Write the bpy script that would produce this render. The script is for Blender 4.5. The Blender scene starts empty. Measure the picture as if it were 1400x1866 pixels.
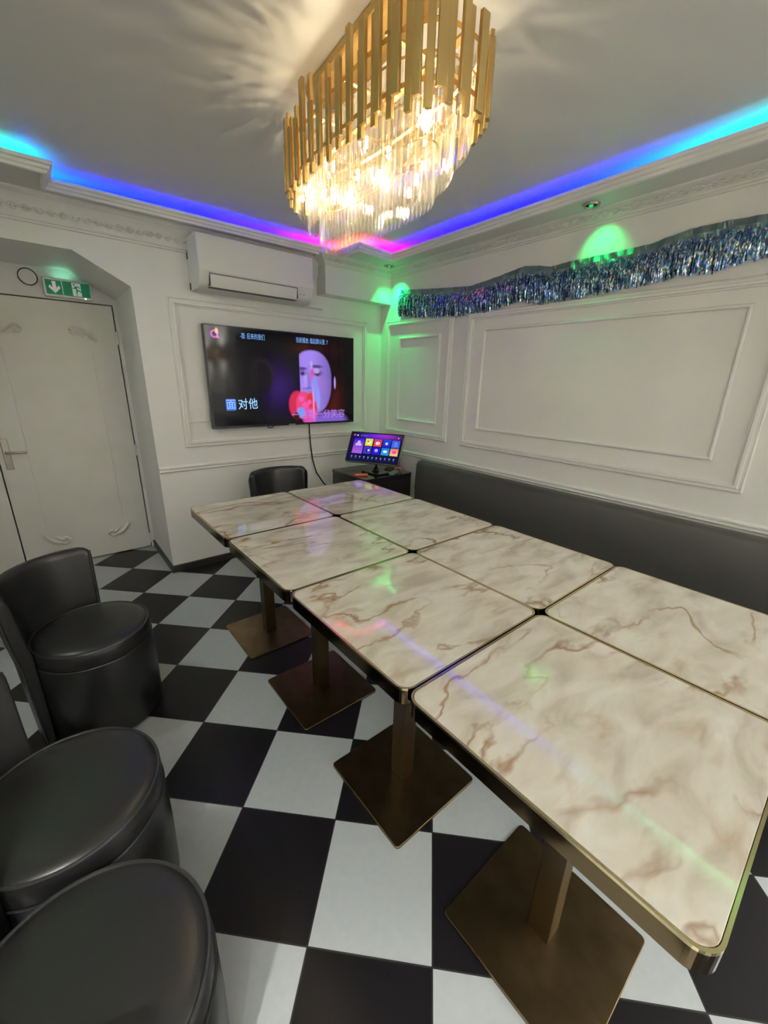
import bpy, bmesh, math, random
import numpy as np
from mathutils import Vector, Matrix
random.seed(7)
C = bpy.context.scene.collection
sc = bpy.context.scene

# ------------------------------------------------------------------ camera
YAW, PITCH, ROLL, FPX = 0.6951, 0.3144, 0.0247, 738.72
def cam_axes():
    f = Vector((math.sin(YAW)*math.cos(PITCH), math.cos(YAW)*math.cos(PITCH), -math.sin(PITCH)))
    r = Vector((math.cos(YAW), -math.sin(YAW), 0)); u = r.cross(f)
    r2 = math.cos(ROLL)*r + math.sin(ROLL)*u; u2 = -math.sin(ROLL)*r + math.cos(ROLL)*u
    return r2, u2, f
cd = bpy.data.cameras.new('camera'); cam = bpy.data.objects.new('camera', cd); C.objects.link(cam)
_r, _u, _f = cam_axes()
CAM = Vector((-0.5297, -2.3353, 1.4474))
cam.matrix_world = Matrix(((_r.x, _u.x, -_f.x, CAM.x), (_r.y, _u.y, -_f.y, CAM.y), (_r.z, _u.z, -_f.z, CAM.z), (0, 0, 0, 1)))
cd.sensor_fit = 'AUTO'; cd.sensor_width = 36.0; cd.lens = FPX/1866*36.0
cd.shift_x = -1.7/1866; cd.clip_start = 0.02
sc.camera = cam
# ------------------------------------------------------------------ world, view, light levels
w = bpy.data.worlds.new('world'); sc.world = w; w.use_nodes = True
w.node_tree.nodes['Background'].inputs[0].default_value = (0, 0, 0, 1)
sc.view_settings.view_transform = 'Standard'; sc.view_settings.look = 'None'
sc.view_settings.gamma = 1.0; sc.view_settings.exposure = 0.5
sc.view_settings.use_curve_mapping = False
try:
    sc.cycles.use_denoising = True; sc.cycles.denoiser = 'OPENIMAGEDENOISE'
    sc.cycles.max_bounces = 12; sc.cycles.transmission_bounces = 10; sc.cycles.transparent_max_bounces = 24
    sc.cycles.sample_clamp_indirect = 8.0; sc.cycles.blur_glossy = 0.5
except Exception: pass
BULB = 420.0         # chandelier bulbs
LED = 72.0            # cove strip
SPOTW = 10.0          # green spots
SCONCE = 150.0        # wall lamps out of view: two mirrored, two added as fill
FILL_SPOT = 26.0    # unseen ceiling spots added behind the camera as fill

XR, YB, XL, YN = 2.035, 0.86, -1.45, -4.8       # right, back, left and near walls
ZS, ZC = 2.345, 2.425                              # soffit and upper ceiling
TA, TB, TH = 0.5855, 0.5945, 0.754                # table pitch and height

# ------------------------------------------------------------------ materials
def mat(name, col, rough=0.5, metal=0.0, **k):
    m = bpy.data.materials.new(name); m.use_nodes = True
    b = m.node_tree.nodes['Principled BSDF']
    b.inputs['Base Color'].default_value = (*col, 1); b.inputs['Roughness'].default_value = rough
    b.inputs['Metallic'].default_value = metal
    for a, v in k.items(): b.inputs[a.replace('_', ' ')].default_value = v
    return m
def N(m, t, **k):
    n = m.node_tree.nodes.new(t)
    for a, v in k.items(): setattr(n, a, v)
    return n
def L(m, a, b): m.node_tree.links.new(a, b)
def P(m): return m.node_tree.nodes['Principled BSDF']
def bump(m, scale, strength, dist=0.002, detail=4.0, coord='Object'):
    tc = N(m, 'ShaderNodeTexCoord'); n = N(m, 'ShaderNodeTexNoise'); b = N(m, 'ShaderNodeBump')
    n.inputs['Scale'].default_value = scale; n.inputs['Detail'].default_value = detail
    b.inputs['Strength'].default_value = strength; b.inputs['Distance'].default_value = dist
    L(m, tc.outputs[coord], n.inputs['Vector']); L(m, n.outputs[0], b.inputs['Height']); L(m, b.outputs[0], P(m).inputs['Normal'])
    return n
def mottled(m, c0, c1, scale, detail=4.0):
    tc = N(m, 'ShaderNodeTexCoord'); n = N(m, 'ShaderNodeTexNoise'); r = N(m, 'ShaderNodeValToRGB')
    n.inputs['Scale'].default_value = scale; n.inputs['Detail'].default_value = detail
    r.color_ramp.elements[0].color = (*c0, 1); r.color_ramp.elements[1].color = (*c1, 1)
    r.color_ramp.elements[0].position = .35; r.color_ramp.elements[1].position = .65
    L(m, tc.outputs['Object'], n.inputs['Vector']); L(m, n.outputs[0], r.inputs[0]); L(m, r.outputs[0], P(m).inputs['Base Color'])
def math_node(m, op, a, b=None):
    n = N(m, 'ShaderNodeMath', operation=op)
    for i, v in enumerate((a, b)):
        if v is None: continue
        if isinstance(v, (int, float)): n.inputs[i].default_value = v
        else: L(m, v, n.inputs[i])
    return n.outputs[0]

M = {}
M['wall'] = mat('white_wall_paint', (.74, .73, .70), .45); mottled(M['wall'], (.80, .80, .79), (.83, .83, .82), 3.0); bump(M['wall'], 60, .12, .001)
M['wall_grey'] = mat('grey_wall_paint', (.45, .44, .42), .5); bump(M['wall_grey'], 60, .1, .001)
M['trim'] = mat('white_trim_paint', (.82, .82, .81), .38); bump(M['trim'], 80, .08, .001)
M['plaster'] = mat('cornice_plaster', (.76, .76, .74), .5); bump(M['plaster'], 55, .35, .003)
M['ceil'] = mat('ceiling_paint', (.70, .70, .68), .5); bump(M['ceil'], 25, .08, .002)
M['door'] = mat('door_paint', (.70, .69, .65), .4); mottled(M['door'], (.76, .75, .70), (.81, .80, .76), 4.0); bump(M['door'], 40, .06, .001)
M['black_skirt'] = mat('black_skirting', (.02, .02, .02), .35); bump(M['black_skirt'], 30, .05)
M['leather'] = mat('black_leather', (.015, .015, .016), .33); n_ = bump(M['leather'], 220, .18, .0015, 6)
M['piping'] = mat('black_piping', (.03, .03, .032), .35); bump(M['piping'], 100, .05)
M['bench'] = mat('charcoal_bench_leather', (.062, .060, .060), .42); bump(M['bench'], 150, .2, .0015, 6)
M['gold'] = mat('gold_dark_reflection', (.12, .085, .042), .1, 1.0); bump(M['gold'], 8, .05, .002)  # edge gold darkened: mirrored dark stools and floor put into the colour
M['rim'] = mat('gold_rim_lit', (.72, .58, .34), .2, 1.0); bump(M['rim'], 8, .05, .001)  # same gold as the edge, coloured bright for the light it catches
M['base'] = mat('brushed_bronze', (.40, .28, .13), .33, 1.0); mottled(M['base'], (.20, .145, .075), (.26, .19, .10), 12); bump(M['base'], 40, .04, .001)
M['post'] = mat('bronze_dark_reflection', (.08, .056, .03), .35, 1.0); bump(M['post'], 40, .04, .001)  # base bronze darkened: reflections of the black stools put into the colour
M['brass'] = mat('brass_bar', (.60, .42, .17), .38, .85); bump(M['brass'], 90, .06, .001)
M['plastic'] = mat('white_plastic', (.76, .76, .74), .35); bump(M['plastic'], 100, .02, .0005)
M['grey'] = mat('grey_plastic', (.35, .35, .35), .5); bump(M['grey'], 100, .02, .0005)
M['grey_dark'] = mat('shadow_grey_plastic', (.10, .10, .10), .6); bump(M['grey_dark'], 50, .03, .0005)
M['black'] = mat('black_plastic', (.012, .012, .014), .25); bump(M['black'], 90, .03, .0005)
M['dark'] = mat('dark_gap', (.008, .008, .008), .8); bump(M['dark'], 50, .03, .0005)
M['rack'] = mat('black_gloss_cabinet', (.012, .011, .011), .1); bump(M['rack'], 5, .03, .001)
M['steel'] = mat('brushed_steel', (.50, .47, .42), .32, 1.0); bump(M['steel'], 120, .04, .0005)
M['alu'] = mat('aluminium_frame', (.72, .72, .70), .35, .3); bump(M['alu'], 90, .03, .0005)
M['orange'] = mat('orange_plastic', (.55, .12, .04), .4); bump(M['orange'], 60, .05, .0005)
M['teal'] = mat('grey_green_plastic', (.16, .22, .21), .35); bump(M['teal'], 60, .05, .0005)
M['green'] = mat('exit_green', (.0, .16, .075), .25); P(M['green']).inputs['Emission Color'].default_value = (0, .3, .14, 1); P(M['green']).inputs['Emission Strength'].default_value = .12
M['sign_white'] = mat('exit_white', (.75, .78, .74), .3); P(M['sign_white']).inputs['Emission Color'].default_value = (.8, .9, .8, 1); P(M['sign_white']).inputs['Emission Strength'].default_value = .12

# floor: black and white checkerboard laid on the diagonal
m = M['floor'] = mat('checker_tiles', (.5, .5, .5), .2, Specular_IOR_Level=.25)
tc = N(m, 'ShaderNodeTexCoord'); mp = N(m, 'ShaderNodeMapping', vector_type='TEXTURE')
mp.inputs['Location'].default_value = (-0.23171, -1.23414, 0); mp.inputs['Rotation'].default_value = (0, 0, -0.79845); mp.inputs['Scale'].default_value = (.3333, .3333, 1)
sx = N(m, 'ShaderNodeSeparateXYZ'); L(m, tc.outputs['Object'], mp.inputs[0]); L(m, mp.outputs[0], sx.inputs[0])
par = math_node(m, 'ADD', math_node(m, 'FLOOR', sx.outputs[0]), math_node(m, 'FLOOR', sx.outputs[1]))
par = math_node(m, 'ABSOLUTE', math_node(m, 'MODULO', par, 2.0))
def edge(s):
    f = math_node(m, 'FRACT', s); return math_node(m, 'MINIMUM', f, math_node(m, 'SUBTRACT', 1.0, f))
g = math_node(m, 'LESS_THAN', math_node(m, 'MINIMUM', edge(sx.outputs[0]), edge(sx.outputs[1])), .006)
nz = N(m, 'ShaderNodeTexNoise'); nz.inputs['Scale'].default_value = 40; nz.inputs['Detail'].default_value = 6; L(m, tc.outputs['Object'], nz.inputs[0])
wr = N(m, 'ShaderNodeMix', data_type='RGBA'); wr.inputs[6].default_value = (.38, .42, .44, 1); wr.inputs[7].default_value = (.45, .485, .50, 1); L(m, nz.outputs[0], wr.inputs[0])
mx = N(m, 'ShaderNodeMix', data_type='RGBA'); L(m, par, mx.inputs[0]); L(m, wr.outputs[2], mx.inputs[6]); mx.inputs[7].default_value = (.010, .009, .011, 1)
mg = N(m, 'ShaderNodeMix', data_type='RGBA'); L(m, g, mg.inputs[0]); L(m, mx.outputs[2], mg.inputs[6]); mg.inputs[7].default_value = (.03, .03, .03, 1)
L(m, mg.outputs[2], P(m).inputs['Base Color'])
rr = N(m, 'ShaderNodeMapRange'); rr.inputs[3].default_value = .24; rr.inputs[4].default_value = .36; L(m, nz.outputs[0], rr.inputs[0]); L(m, rr.outputs[0], P(m).inputs['Roughness'])
bp = N(m, 'ShaderNodeBump'); bp.inputs['Strength'].default_value = .1; bp.inputs['Distance'].default_value = .001; L(m, nz.outputs[0], bp.inputs['Height']); L(m, bp.outputs[0], P(m).inputs['Normal'])

# table tops: cream stone print with rust veins under a glossy coat
m = M['marble'] = mat('cream_marble', (.7, .66, .57), .05)
P(m).inputs['IOR'].default_value = 1.68
tc = N(m, 'ShaderNodeTexCoord'); oi = N(m, 'ShaderNodeObjectInfo'); cb = N(m, 'ShaderNodeVectorMath', operation='SCALE')
cb.inputs[0].default_value = (37, 53, 0); L(m, oi.outputs['Random'], cb.inputs['Scale'])
ad = N(m, 'ShaderNodeVectorMath', operation='ADD'); L(m, tc.outputs['Object'], ad.inputs[0]); L(m, cb.outputs[0], ad.inputs[1])
def noise(scale, detail=5, dist=0.0, src=None):
    n = N(m, 'ShaderNodeTexNoise'); n.inputs['Scale'].default_value = scale; n.inputs['Detail'].default_value = detail; n.inputs['Distortion'].default_value = dist
    L(m, src or ad.outputs[0], n.inputs['Vector']); return n.outputs[0]
st = N(m, 'ShaderNodeMapping'); st.inputs['Rotation'].default_value = (0, 0, .6); st.inputs['Scale'].default_value = (1, 2.3, 1); L(m, ad.outputs[0], st.inputs[0])
cl = N(m, 'ShaderNodeValToRGB'); L(m, noise(6.0, 8, .6, st.outputs[0]), cl.inputs[0])
cl.color_ramp.elements[0].position = .32; cl.color_ramp.elements[0].color = (.44, .40, .33, 1); cl.color_ramp.elements[1].position = .66; cl.color_ramp.elements[1].color = (.66, .64, .58, 1)
e_ = cl.color_ramp.elements.new(.48); e_.color = (.57, .53, .46, 1)
def vein(scale, width, off, dist=.9):
    n = noise(scale, 5, dist, st.outputs[0])
    a = math_node(m, 'ABSOLUTE', math_node(m, 'SUBTRACT', n, off))
    mr = N(m, 'ShaderNodeMapRange'); mr.inputs[1].default_value = 0; mr.inputs[2].default_value = width; mr.inputs[3].default_value = 1; mr.inputs[4].default_value = 0; L(m, a, mr.inputs[0])
    return mr.outputs[0]
mask = N(m, 'ShaderNodeMapRange'); mask.inputs[1].default_value = .42; mask.inputs[2].default_value = .56; L(m, noise(3.6, 3), mask.inputs[0])
v1 = math_node(m, 'MULTIPLY', vein(1.5, .016, .5, .35), mask.outputs[0])
mask2 = N(m, 'ShaderNodeMapRange'); mask2.inputs[1].default_value = .5; mask2.inputs[2].default_value = .7; L(m, noise(5.1, 3), mask2.inputs[0])
v2 = math_node(m, 'MULTIPLY', vein(1.9, .04, .47, .5), mask2.outputs[0])
m1 = N(m, 'ShaderNodeMix', data_type='RGBA'); L(m, math_node(m, 'MULTIPLY', v2, .7), m1.inputs[0]); L(m, cl.outputs[0], m1.inputs[6]); m1.inputs[7].default_value = (.36, .24, .13, 1)
m2 = N(m, 'ShaderNodeMix', data_type='RGBA'); L(m, math_node(m, 'MULTIPLY', v1, .9), m2.inputs[0]); L(m, m1.outputs[2], m2.inputs[6]); m2.inputs[7].default_value = (.24, .12, .045, 1)
L(m, m2.outputs[2], P(m).inputs['Base Color'])
bp = N(m, 'ShaderNodeBump'); bp.inputs['Strength'].default_value = .03; bp.inputs['Distance'].default_value = .001; L(m, noise(14, 2), bp.inputs['Height']); L(m, bp.outputs[0], P(m).inputs['Normal'])

# clear cut crystal: part refracting glass, part plain see-through so that the bulbs light the room through it
m = M['crystal'] = bpy.data.materials.new('cut_crystal'); m.use_nodes = True
nt = m.node_tree; nt.nodes.remove(nt.nodes['Principled BSDF']); out = nt.nodes['Material Output']
gl = N(m, 'ShaderNodeBsdfGlass'); gl.inputs['IOR'].default_value = 1.5; gl.inputs['Roughness'].default_value = .05; gl.inputs['Color'].default_value = (1, .98, .94, 1)
tr = N(m, 'ShaderNodeBsdfTransparent'); tr.inputs['Color'].default_value = (.98, .97, .95, 1)
ms = N(m, 'ShaderNodeMixShader'); ms.inputs[0].default_value = .4
L(m, tr.outputs[0], ms.inputs[1]); L(m, gl.outputs[0], ms.inputs[2]); L(m, ms.outputs[0], out.inputs['Surface'])

m = M['crystal_edge'] = bpy.data.materials.new('bright_crystal_edge'); m.use_nodes = True   # translucent facets put in the bright edges of glass catching light
nt = m.node_tree; nt.nodes.remove(nt.nodes['Principled BSDF']); out = nt.nodes['Material Output']
tl = N(m, 'ShaderNodeBsdfTranslucent'); tl.inputs['Color'].default_value = (1, .97, .90, 1)
tr = N(m, 'ShaderNodeBsdfTransparent'); gs = N(m, 'ShaderNodeBsdfGlossy'); gs.inputs['Roughness'].default_value = .15
mb = N(m, 'ShaderNodeMixShader'); mb.inputs[0].default_value = .3; L(m, tl.outputs[0], mb.inputs[1]); L(m, gs.outputs[0], mb.inputs[2])
ms = N(m, 'ShaderNodeMixShader'); ms.inputs[0].default_value = .13; L(m, tr.outputs[0], ms.inputs[1]); L(m, mb.outputs[0], ms.inputs[2]); L(m, ms.outputs[0], out.inputs['Surface'])
def emit(name, col, strength):
    m = mat(name, (0, 0, 0), .4); P(m).inputs['Emission Color'].default_value = (*col, 1); P(m).inputs['Emission Strength'].default_value = strength
    return m
M['bulb'] = emit('warm_bulb', (1, .84, .56), BULB)
M['spot_green'] = emit('green_lamp', (.02, 1, .22), .5)
M['spot_white'] = emit('white_lamp', (1, .9, .75), 12.0)
M['shade'] = emit('lit_lamp_shade', (1, .62, .25), 3.0)
def emit_attr(name, strength, rough=.12):
    m = mat(name, (.004, .004, .005), rough); a = N(m, 'ShaderNodeVertexColor', layer_name='Col')
    L(m, a.outputs[0], P(m).inputs['Emission Color']); P(m).inputs['Emission Strength'].default_value = strength
    return m
M['led'] = emit_attr('rainbow_led', LED, .4)
M['screen'] = emit_attr('lit_screen', .68, .08); P(M['screen']).inputs['Specular IOR Level'].default_value = .22

# foil fringe: dark blue holographic metal with glitter
m = M['foil'] = mat('blue_holographic_foil', (.05, .09, .2), .22, 1.0)
tc = N(m, 'ShaderNodeTexCoord')
vo = N(m, 'ShaderNodeTexVoronoi'); vo.inputs['Scale'].default_value = 170; vm = N(m, 'ShaderNodeMapping'); vm.inputs['Scale'].default_value = (.6, 1, .5); L(m, tc.outputs['Object'], vm.inputs[0]); L(m, vm.outputs[0], vo.inputs['Vector'])
sp = N(m, 'ShaderNodeSeparateColor'); L(m, vo.outputs['Color'], sp.inputs[0])
cr = N(m, 'ShaderNodeValToRGB'); cr.color_ramp.interpolation = 'CONSTANT'
cr.color_ramp.elements[0].position = 0; cr.color_ramp.elements[0].color = (.08, .15, .27, 1)
cr.color_ramp.elements[1].position = .45; cr.color_ramp.elements[1].color = (.15, .26, .42, 1)
for p_, c_ in ((.70, (.10, .18, .9, 1)), (.76, (.18, .6, .85, 1)), (.81, (.85, .8, .65, 1)), (.91, (.95, .95, .9, 1))):
    e_ = cr.color_ramp.elements.new(p_); e_.color = c_
L(m, sp.outputs[0], cr.inputs[0]); L(m, cr.outputs[0], P(m).inputs['Base Color'])
nb = N(m, 'ShaderNodeTexNoise'); nb.inputs['Scale'].default_value = 90; L(m, tc.outputs['Object'], nb.inputs['Vector'])
bp = N(m, 'ShaderNodeBump'); bp.inputs['Strength'].default_value = .5; bp.inputs['Distance'].default_value = .004; L(m, vo.outputs['Color'], bp.inputs['Height']); L(m, bp.outputs[0], P(m).inputs['Normal'])
M['foil_band'] = mat('foil_header', (.18, .26, .28), .42, .9); bump(M['foil_band'], 25, .6, .01)
M['silver'] = mat('silver_foil', (.6, .6, .6), .25, 1.0); bump(M['silver'], 60, .8, .01)

# ------------------------------------------------------------------ mesh helpers
def obj(name, bm, material, parent=None, smooth=False, loc=None, bevel=0, bseg=2, recalc=True):
    if recalc: bmesh.ops.recalc_face_normals(bm, faces=bm.faces)
    me = bpy.data.meshes.new(name); bm.to_mesh(me); bm.free()
    if isinstance(material, (list, tuple)):
        for q in material: me.materials.append(q)
    else: me.materials.append(material)
    o = bpy.data.objects.new(name, me); C.objects.link(o)
    if parent: o.parent = parent
    if loc: o.location = loc
    if smooth:
        for p in me.polygons: p.use_smooth = True
        me.set_sharp_from_angle(angle=math.radians(38))
    if bevel:
        b = o.modifiers.new('bevel', 'BEVEL'); b.width = bevel; b.segments = bseg; b.limit_method = 'ANGLE'; b.angle_limit = math.radians(40)
        for p in me.polygons: p.use_smooth = True
        me.set_sharp_from_angle(angle=math.radians(80))
    return o
def tag(o, label=None, cat=None, group=None, kind=None):
    if label: o['label'] = label
    if cat: o['category'] = cat
    if group: o['group'] = group
    if kind: o['kind'] = kind
    return o
def thing(name, label, cat, loc=(0, 0, 0), rz=0, group=None):
    o = bpy.data.objects.new(name, None); C.objects.link(o); o.location = loc; o.rotation_euler = (0, 0, rz); o.empty_display_size = .1
    return tag(o, label, cat, group)
def struct(name, bm, material, label, cat, **k):
    return tag(obj(name, bm, material, **k), label, cat, kind='structure')
def dup_tree(root, loc, rz=None):
    r = root.copy(); C.objects.link(r); r.location = loc
    if rz is not None: r.rotation_euler = (0, 0, rz)
    for ch in list(root.children):
        c = ch.copy(); C.objects.link(c); c.parent = r
        for g_ in ch.children:
            d = g_.copy(); C.objects.link(d); d.parent = c
    return r
def box(bm, x0, x1, y0, y1, z0, z1):
    v = [bm.verts.new(p) for p in ((x0, y0, z0), (x1, y0, z0), (x1, y1, z0), (x0, y1, z0), (x0, y0, z1), (x1, y0, z1), (x1, y1, z1), (x0, y1, z1))]
    for f in ((3, 2, 1, 0), (4, 5, 6, 7), (0, 1, 5, 4), (1, 2, 6, 5), (2, 3, 7, 6), (3, 0, 4, 7)): bm.faces.new([v[i] for i in f])
    return v
def B_(*a):
    bm = bmesh.new(); box(bm, *a); return bm
def prism(bm, pts, a, b, fn):
    """closed outline pts (2D) extruded from a to b through fn(u, v, w)"""
    lo = [bm.verts.new(fn(u, v, a)) for u, v in pts]; hi = [bm.verts.new(fn(u, v, b)) for u, v in pts]
    n = len(pts); bm.faces.new(lo[::-1]); bm.faces.new(hi)
    for i in range(n): bm.faces.new((lo[i], lo[(i+1) % n], hi[(i+1) % n], hi[i]))
def rrect(w, h, r, seg=5):
    pts = []
    for cx, cy, a0 in ((w/2-r, h/2-r, 0), (-w/2+r, h/2-r, 90), (-w/2+r, -h/2+r, 180), (w/2-r, -h/2+r, 270)):
        for k in range(seg+1):
            a = math.radians(a0+90*k/seg); pts.append((cx+r*math.cos(a), cy+r*math.sin(a)))
    return pts
def tube(bm, pts, r, n=8, cap=True):
    pts = [Vector(p) for p in pts]; rings = []
    rr_ = r if isinstance(r, (list, tuple)) else [r]*len(pts)
    up = Vector((0, 0, 1))
    for i, p in enumerate(pts):
        d = (pts[min(i+1, len(pts)-1)]-pts[max(i-1, 0)]).normalized()
        a = d.cross(up)
        if a.length < 1e-3: a = d.cross(Vector((1, 0, 0)))
        a.normalize(); b = d.cross(a)
        rings.append([bm.verts.new(p+rr_[i]*(a*math.cos(2*math.pi*k/n)+b*math.sin(2*math.pi*k/n))) for k in range(n)])
    for i in range(len(rings)-1):
        for k in range(n): bm.faces.new((rings[i][k], rings[i][(k+1) % n], rings[i+1][(k+1) % n], rings[i+1][k]))
    if cap: bm.faces.new(rings[0][::-1]); bm.faces.new(rings[-1])
def lathe(bm, prof, n=40, cx=0, cy=0):
    rings = []
    for r, z in prof:
        if r < 1e-5: rings.append([bm.verts.new((cx, cy, z))])
        else: rings.append([bm.verts.new((cx+r*math.cos(2*math.pi*k/n), cy+r*math.sin(2*math.pi*k/n), z)) for k in range(n)])
    for i in range(len(rings)-1):
        a, b = rings[i], rings[i+1]
        for k in range(n):
            q = [a[k % len(a)], a[(k+1) % len(a)], b[(k+1) % len(b)], b[k % len(b)]]
            q = list(dict.fromkeys(q))
            if len(q) > 2: bm.faces.new(q)
def offset_path(path, d, closed=False):
    """mitred 2D offset to the left of travel"""
    n = len(path); res = []
    for i in range(n):
        p = Vector(path[i])
        def nrm(a, b):
            t = (Vector(b)-Vector(a)).normalized(); return Vector((-t.y, t.x))
        if closed or 0 < i < n-1:
            n1 = nrm(path[i-1], path[i]); n2 = nrm(path[i], path[(i+1) % n]); k = (n1+n2); k = k/(k.dot(n1)) if k.length > 1e-6 else n1
        elif i == 0: k = nrm(path[0], path[1])
        else: k = nrm(path[-2], path[-1])
        res.append(p+k*d)
    return res
def sweep(bm, path, prof, closed=False, fn=lambda u, v, w: (u, v, w), close_prof=True):
    """profile of (left offset, height) swept along a 2D path with mitred corners"""
    cols = [[bm.verts.new(fn(q.x, q.y, h)) for q in offset_path(path, d, closed)] for d, h in prof]
    n = len(path); m_ = len(prof)
    for j in range(m_ if close_prof else m_-1):
        a, b = cols[j], cols[(j+1) % m_]
        for i in range(n if closed else n-1):
            k = (i+1) % n
            bm.faces.new((a[i], a[k], b[k], b[i]))
    if close_prof and not closed:
        bm.faces.new([c[0] for c in cols]); bm.faces.new([c[-1] for c in cols][::-1])
right = lambda u, v, h: (XR-h, u, v)       # (y, z) on the right wall, h = height off it
back = lambda u, v, h: (u, YB-h, v)        # (x, z) on the back wall
FRAME = [(0, 0), (0, .012), (.006, .018), (.012, .012), (.020, .012), (.025, .025), (.036, .025), (.040, .012), (.046, .012), (.046, 0)]
THIN = [(0, 0), (0, .011), (.005, .017), (.012, .017), (.017, .010), (.017, 0)]
def frame(name, fn, u0, u1, v0, v1, prof, label):
    bm = bmesh.new(); sweep(bm, [(u0, v0), (u1, v0), (u1, v1), (u0, v1)], prof, True, fn)
    return struct(name, bm, M['trim'], label, 'wall moulding')

# ------------------------------------------------------------------ room shell
struct('floor', B_(XL-.1, XR+.1, YN-.1, 1.62, -.06, 0), M['floor'], 'black and white checkerboard tile floor laid on the diagonal', 'floor')
struct('wall_right', B_(XR, XR+.1, YN, 1.0, 0, 2.6), M['wall'], 'white panelled wall behind the long bench', 'wall')
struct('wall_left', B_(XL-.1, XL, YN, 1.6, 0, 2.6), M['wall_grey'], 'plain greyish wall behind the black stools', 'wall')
struct('wall_near', B_(XL, XR, YN-.1, YN, 0, 2.6), M['wall'], 'plain white wall on the near side of the room', 'wall')
AX0, AX1, AZ = -1.15, .036, 2.112
bm = bmesh.new()
prism(bm, [(XL, 0), (AX0, 0), (AX0, 1.96), (AX0+.26, AZ), (-.237, AZ), (AX1, 1.962), (AX1, 0), (XR, 0), (XR, 2.6), (XL, 2.6)], YB, 1.52, lambda u, v, w_: (u, w_, v))
struct('wall_back', bm, M['wall'], 'white panelled wall carrying the television, cut by the door alcove', 'wall', recalc=True)
YD = 1.52
bm = bmesh.new(); prism(bm, [(AX0, 0), (-.83, 0), (-.83, 1.925), (.012, 1.925), (.012, 0), (AX1+.02, 0), (AX1+.02, AZ+.05), (AX0, AZ+.05)], YD, YD+.1, lambda u, v, w_: (u, w_, v))
struct('wall_alcove', bm, M['wall'], 'white back of the alcove around the door', 'wall')
# ceiling: lowered border, raised tray
PATH = [(-1.2, -4.4), (1.67, -4.4), (1.805, .45), (1.46, .415), (1.46, .69), (-.315, .70), (-.315, .475), (-1.2, .475)]   # tray opening, anticlockwise
PATH_IN = PATH
bm = bmesh.new()
def slab(pts):
    prism(bm, pts, ZS, ZS+.02, lambda u, v, w_: (u, v, w_))
slab([(1.67, -4.4), (XR, -4.4), (XR, YB), (1.805, YB), (1.805, .45)])
slab([(1.46, .415), (1.805, .45), (1.805, YB), (1.46, YB)])
slab([(-.315, .70), (1.46, .69), (1.46, YB), (-.315, YB)])
slab([(-1.2, .475), (-.315, .475), (-.315, YB), (-1.2, YB)])
slab([(XL, YN), (-1.2, YN), (-1.2, YB), (XL, YB)])
slab([(-1.2, YN), (XR, YN), (XR, -4.4), (-1.2, -4.4)])
struct('ceiling_border', bm, M['ceil'], 'lowered white ceiling border around the lit tray', 'ceiling')
struct('ceiling', B_(XL, XR, YN, YB, ZC, ZC+.08), M['ceil'], 'raised white ceiling of the tray above the chandelier', 'ceiling')
bm = bmesh.new(); sweep(bm, PATH, [(-.115, ZS+.02), (-.115, ZC), (-.14, ZC), (-.14, ZS+.02)], True)
struct('trim_1', bm, M['ceil'], 'upright white side of the ceiling tray behind the light strip', 'ceiling tray side')
bm = bmesh.new(); sweep(bm, PATH, [(-.020, ZS-.004), (-.012, ZS-.012), (.002, ZS-.010), (.006, ZS+.002), (.014, ZS+.006), (.018, ZS+.018), (.028, ZS+.022), (.030, ZS+.036), (.022, ZS+.040), (-.006, ZS+.040), (-.010, ZS+.02), (-.02, ZS+.005)], True)
struct('trim_2', bm, M['trim'], 'white stepped moulding around the edge of the ceiling tray', 'ceiling moulding')

# cornices with scroll relief
def scroll(bm, fn, u, s, r=.0042):
    pts = []
    for k in range(15):
        t = k/14; a = t*2*math.pi*1.35; rad = .019*(1-.72*t)
        pts.append((u+s*(.022+rad*math.cos(a)-.019), .0+rad*math.sin(a)))
    tube(bm, [fn(p, q) for p, q in pts], r, 5)
    tube(bm, [fn(u+s*(-.04+.05*t), -.012+.024*math.sin(t*3.1)) for t in (0, .25, .5, .75, 1)], [r*.4, r, r*1.2, r, r*.5], 5)
bm = bmesh.new()
CR = [(0, 2.288), (.010, 2.290), (.012, 2.298), (.020, 2.300), (.022, 2.309), (.070, 2.334), (.076, 2.332), (.086, 2.338), (.088, ZS), (0, ZS)]
sweep(bm, [(XR, YN), (XR, .73)], CR)
fr = lambda u, v: (XR-.046-v*.9, u, 2.320+v*.45-.002)
u = -3.4
while u < .66:
    scroll(bm, fr, u, 1 if int(u*10) % 2 else -1); scroll(bm, fr, u+.05, -1, .0035); u += .105
struct('trim_3', bm, M['plaster'], 'ornate plaster cornice above the foil fringe', 'cornice', smooth=True)
bm = bmesh.new()
CB = [(0, 2.205), (.012, 2.207), (.014, 2.217), (.022, 2.220), (.024, 2.232), (.034, 2.290), (.060, 2.322), (.066, 2.322), (.080, 2.334), (.082, ZS), (0, ZS)]
sweep(bm, [(1.36, YB), (XL, YB)], CB)
fb = lambda u, v: (u, YB-.030-.004, 2.262+v)
u = -1.4
while u < 1.3:
    scroll(bm, fb, u, 1 if int(u*10) % 2 else -1); scroll(bm, fb, u+.05, -1, .0035); u += .105
struct('trim_4', bm, M['plaster'], 'plaster cornice above the alcove and the air conditioner', 'cornice', smooth=True)
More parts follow.
